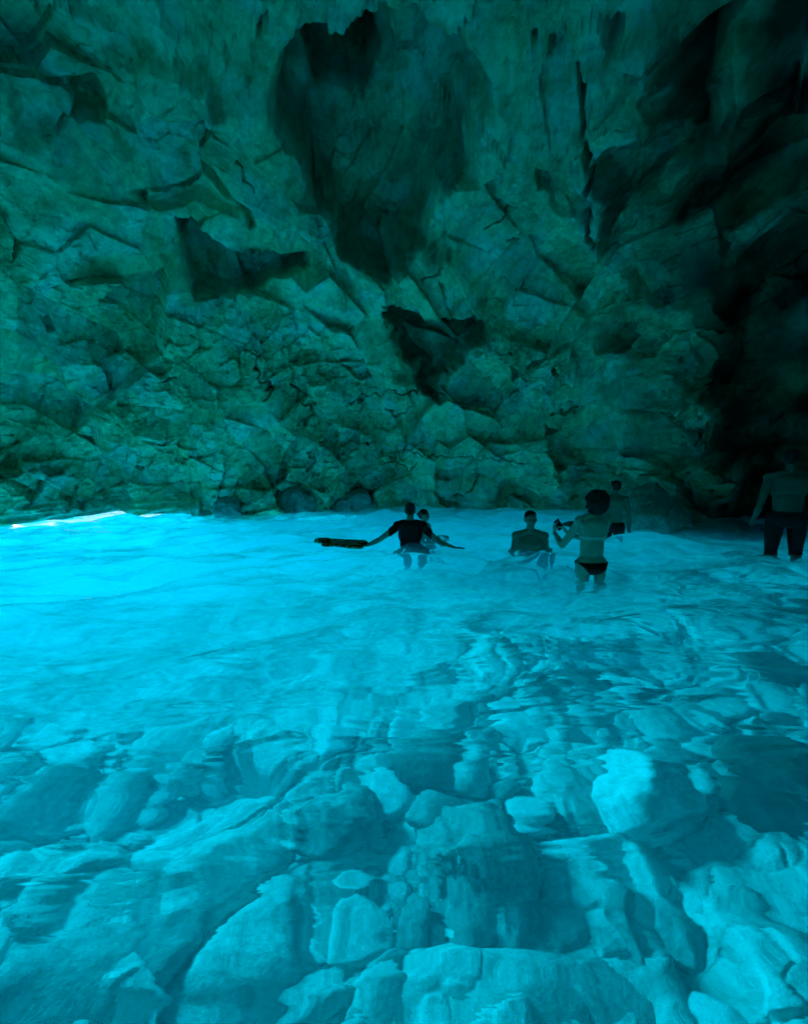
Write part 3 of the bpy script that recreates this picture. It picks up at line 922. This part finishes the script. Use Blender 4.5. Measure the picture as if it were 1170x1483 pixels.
# 4 - woman with the phone
p4 = person_at('woman in a bikini with big curly dark hair, seen from behind, holding up a phone', 855, 712, 829, 1.74, 188,
            {'L': ((.27, -.16, 1.10), (.25, -.38, 1.22), (-.1, -.25, 1), (-1, 0, 0), -1, .5),
             'R': ((-.20, -.16, 1.12), (.08, -.36, 1.20), (.5, -.2, .8), (1, 0, 0), 1, .5)}, skin=M_skin, female=True, hair='curly', shorts=('bikini', M_black), strap=True, head_turn=14)
# 5 - man standing behind the woman
p5 = person_at('bare-backed man standing in the shadow just beyond the curly-haired woman', 887, 697, 772, 1.84, 165,
            {'L': ((-.0 + .26, .03, 1.12), (.24, -.10, .90)), 'R': ((-.27, .03, 1.12), (-.30, -.06, .87))}, skin=M_skin2, shorts=('shorts', M_navy), head_turn=20)
# 6 - man at the far right
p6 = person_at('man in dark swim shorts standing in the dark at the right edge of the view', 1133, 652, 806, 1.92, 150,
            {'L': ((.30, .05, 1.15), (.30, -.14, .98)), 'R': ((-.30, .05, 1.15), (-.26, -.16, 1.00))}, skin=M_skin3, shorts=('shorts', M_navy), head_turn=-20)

# phone in the woman's hands
def box(name, sx, sy, sz, mat, bev=.004, parent=None):
    bm = bmesh.new(); bmesh.ops.create_cube(bm, size=1)
    for v in bm.verts: v.co = Vector((v.co.x * sx, v.co.y * sy, v.co.z * sz))
    bmesh.ops.bevel(bm, geom=bm.edges[:], offset=bev, segments=3, affect='EDGES')
    me = bpy.data.meshes.new(name); bm.to_mesh(me); bm.free()
    return link(name, me, mat, parent)
ph = bpy.data.objects.new('phone', None); COL.objects.link(ph); ph.empty_display_size = .05
tag(ph, 'dark phone held up and tilted in the hands of the curly-haired woman', 'phone')
box('phone_body', .078, .009, .155, M_black, .0035, ph)
sc_o = box('screen', .070, .0014, .144, M_phone, .0006, ph); sc_o.location = (0, .0052, 0)
cm = box('camera_bump', .026, .003, .028, M_phone, .001, ph); cm.location = (-.02, -.0058, .052)
ph.location = p4.matrix_basis @ Vector((.165, -.44, 1.31)); ph.rotation_euler = (D2R(10), D2R(-38), D2R(8))

# ------------------------------------------------------------------ float held by the man in black
fl = bpy.data.objects.new('inflatable_float', None); COL.objects.link(fl); fl.empty_display_size = .2
tag(fl, 'dark green mottled inflatable float held by the man in black', 'float')
m, nt, out = new_mat('mottled_vinyl')
b = N(nt, 'ShaderNodeBsdfPrincipled', i_Roughness=.3)
tc = N(nt, 'ShaderNodeTexCoord'); vo = N(nt, 'ShaderNodeTexVoronoi', i_Scale=11.0); nt.links.new(tc.outputs['Object'], vo.inputs['Vector'])
r = ramp(nt, vo.outputs['Distance'], [(0.14, (.60, .58, .12)), (0.28, (.12, .20, .04)), (0.45, (.015, .03, .01))])
nt.links.new(r.outputs[0], b.inputs['Base Color']); nt.links.new(b.outputs[0], out.inputs['Surface'])
M_vinyl = m
bm = bmesh.new()
capsule(bm, (-.36, 0, .05), .085, (.42, 0, .045), .075, 18, ((0, 0, 1), .75))
capsule(bm, (-.34, .17, .04), .075, (.38, .16, .04), .068, 16, ((0, 0, 1), .8))
capsule(bm, (-.30, -.17, .04), .075, (.38, -.16, .04), .068, 16, ((0, 0, 1), .8))
ell(bm, (-.47, 0, .085), (.10, .12, .075)); ell(bm, (-.36, 0, .10), (.16, .14, .06))
ell(bm, (.02, 0, .06), (.36, .19, .055))
ell(bm, (.44, .02, .07), (.06, .07, .05))
link('hull', fuse(bm, 'hull', .011, 4), M_vinyl, fl)
for sg in (1, -1):
    b2 = bmesh.new(); ell(b2, (-.48, sg * .062 - .02, .135), (.018, .018, .018)); e2 = bpy.data.meshes.new('knob'); b2.to_mesh(e2); b2.free(); link('knob', e2, M_pale, fl)
b2 = bmesh.new(); capsule(b2, (.30, -.06, .115), .012, (.30, -.06, .135), .012, 10); e2 = bpy.data.meshes.new('valve'); b2.to_mesh(e2); b2.free(); link('valve', e2, M_pale, fl)
b2 = bmesh.new()
pts = [(.20 + .16 * math.cos(a), -.10 + .03 * math.sin(a), .11 + .035 * math.sin(a)) for a in np.linspace(0, math.pi, 9)]
for a, c in zip(pts[:-1], pts[1:]): capsule(b2, a, .008, c, .008, 8)
link('grab_handle', fuse(b2, 'grab_handle', .005, 1), M_black, fl)
fl.scale = (.84, .9, .72); fl.location = (-1.0, 6.26, -.02); fl.rotation_euler = (D2R(4), D2R(1), D2R(-6))
print('people', time.time() - T0)

# ------------------------------------------------------------------ light
world = bpy.data.worlds.new('World'); sc.world = world; world.use_nodes = True
nt = world.node_tree
for n in list(nt.nodes): nt.nodes.remove(n)
wo = nt.nodes.new('ShaderNodeOutputWorld'); bg = nt.nodes.new('ShaderNodeBackground'); sky = nt.nodes.new('ShaderNodeTexSky')
sky.sky_type = 'NISHITA'; sky.sun_disc = False; sky.sun_elevation = D2R(38); sky.sun_rotation = D2R(-50)
bg.inputs[1].default_value = 0.15
nt.links.new(sky.outputs[0], bg.inputs[0]); nt.links.new(bg.outputs[0], wo.inputs[0])

# daylight outside the cave
sd = bpy.data.lights.new('sun', 'SUN'); sd.energy = 4.0; sd.angle = D2R(.53); sd.color = (1, .96, .9)
so = bpy.data.objects.new('sun', sd); COL.objects.link(so)
so.rotation_euler = Vector((-.60, .50, .62)).to_track_quat('Z', 'Y').to_euler()

# added stand-in for daylight through the submerged mouth, placed outside above the water;
# light linking lets it pass rock and surface and reach only what is under water
ld = bpy.data.lights.new('mouth_daylight_standin', 'AREA'); ld.shape = 'RECTANGLE'; ld.size = 7; ld.size_y = 4
ld.energy = 7600; ld.color = (.01, .68, 1)
lo = bpy.data.objects.new('mouth_daylight_standin', ld); COL.objects.link(lo)
LP = Vector((-12.8, 12.0, 7.4)); lo.location = LP
lo.rotation_euler = (LP - Vector((-1.0, 5.5, -1))).to_track_quat('Z', 'Y').to_euler()
rc = bpy.data.collections.new('lit_under_water'); bc = bpy.data.collections.new('not_stopping_light')
for o in [seabed, body] + sub_objs: rc.objects.link(o)
for o in (water, cave): bc.objects.link(o)
lo.light_linking.receiver_collection = rc
lo.light_linking.blocker_collection = bc
for co in bc.collection_objects: co.light_linking.link_state = 'EXCLUDE'

# ------------------------------------------------------------------ render settings
sc.render.engine = 'CYCLES'
cy = sc.cycles
cy.max_bounces = 7; cy.diffuse_bounces = 3; cy.glossy_bounces = 4; cy.transmission_bounces = 6; cy.volume_bounces = 1; cy.transparent_max_bounces = 16
cy.caustics_reflective = False; cy.caustics_refractive = True; cy.blur_glossy = 0.5
cy.sample_clamp_indirect = 6.0
cy.use_adaptive_sampling = True; cy.adaptive_threshold = 0.05; cy.adaptive_min_samples = 20
cy.use_light_tree = False
cy.use_denoising = True
try: cy.denoiser = 'OPENIMAGEDENOISE'
except Exception: pass
sc.view_settings.view_transform = 'Standard'; sc.view_settings.look = 'None'
sc.view_settings.exposure = 0.0; sc.view_settings.gamma = 1.0
print('done', time.time() - T0)
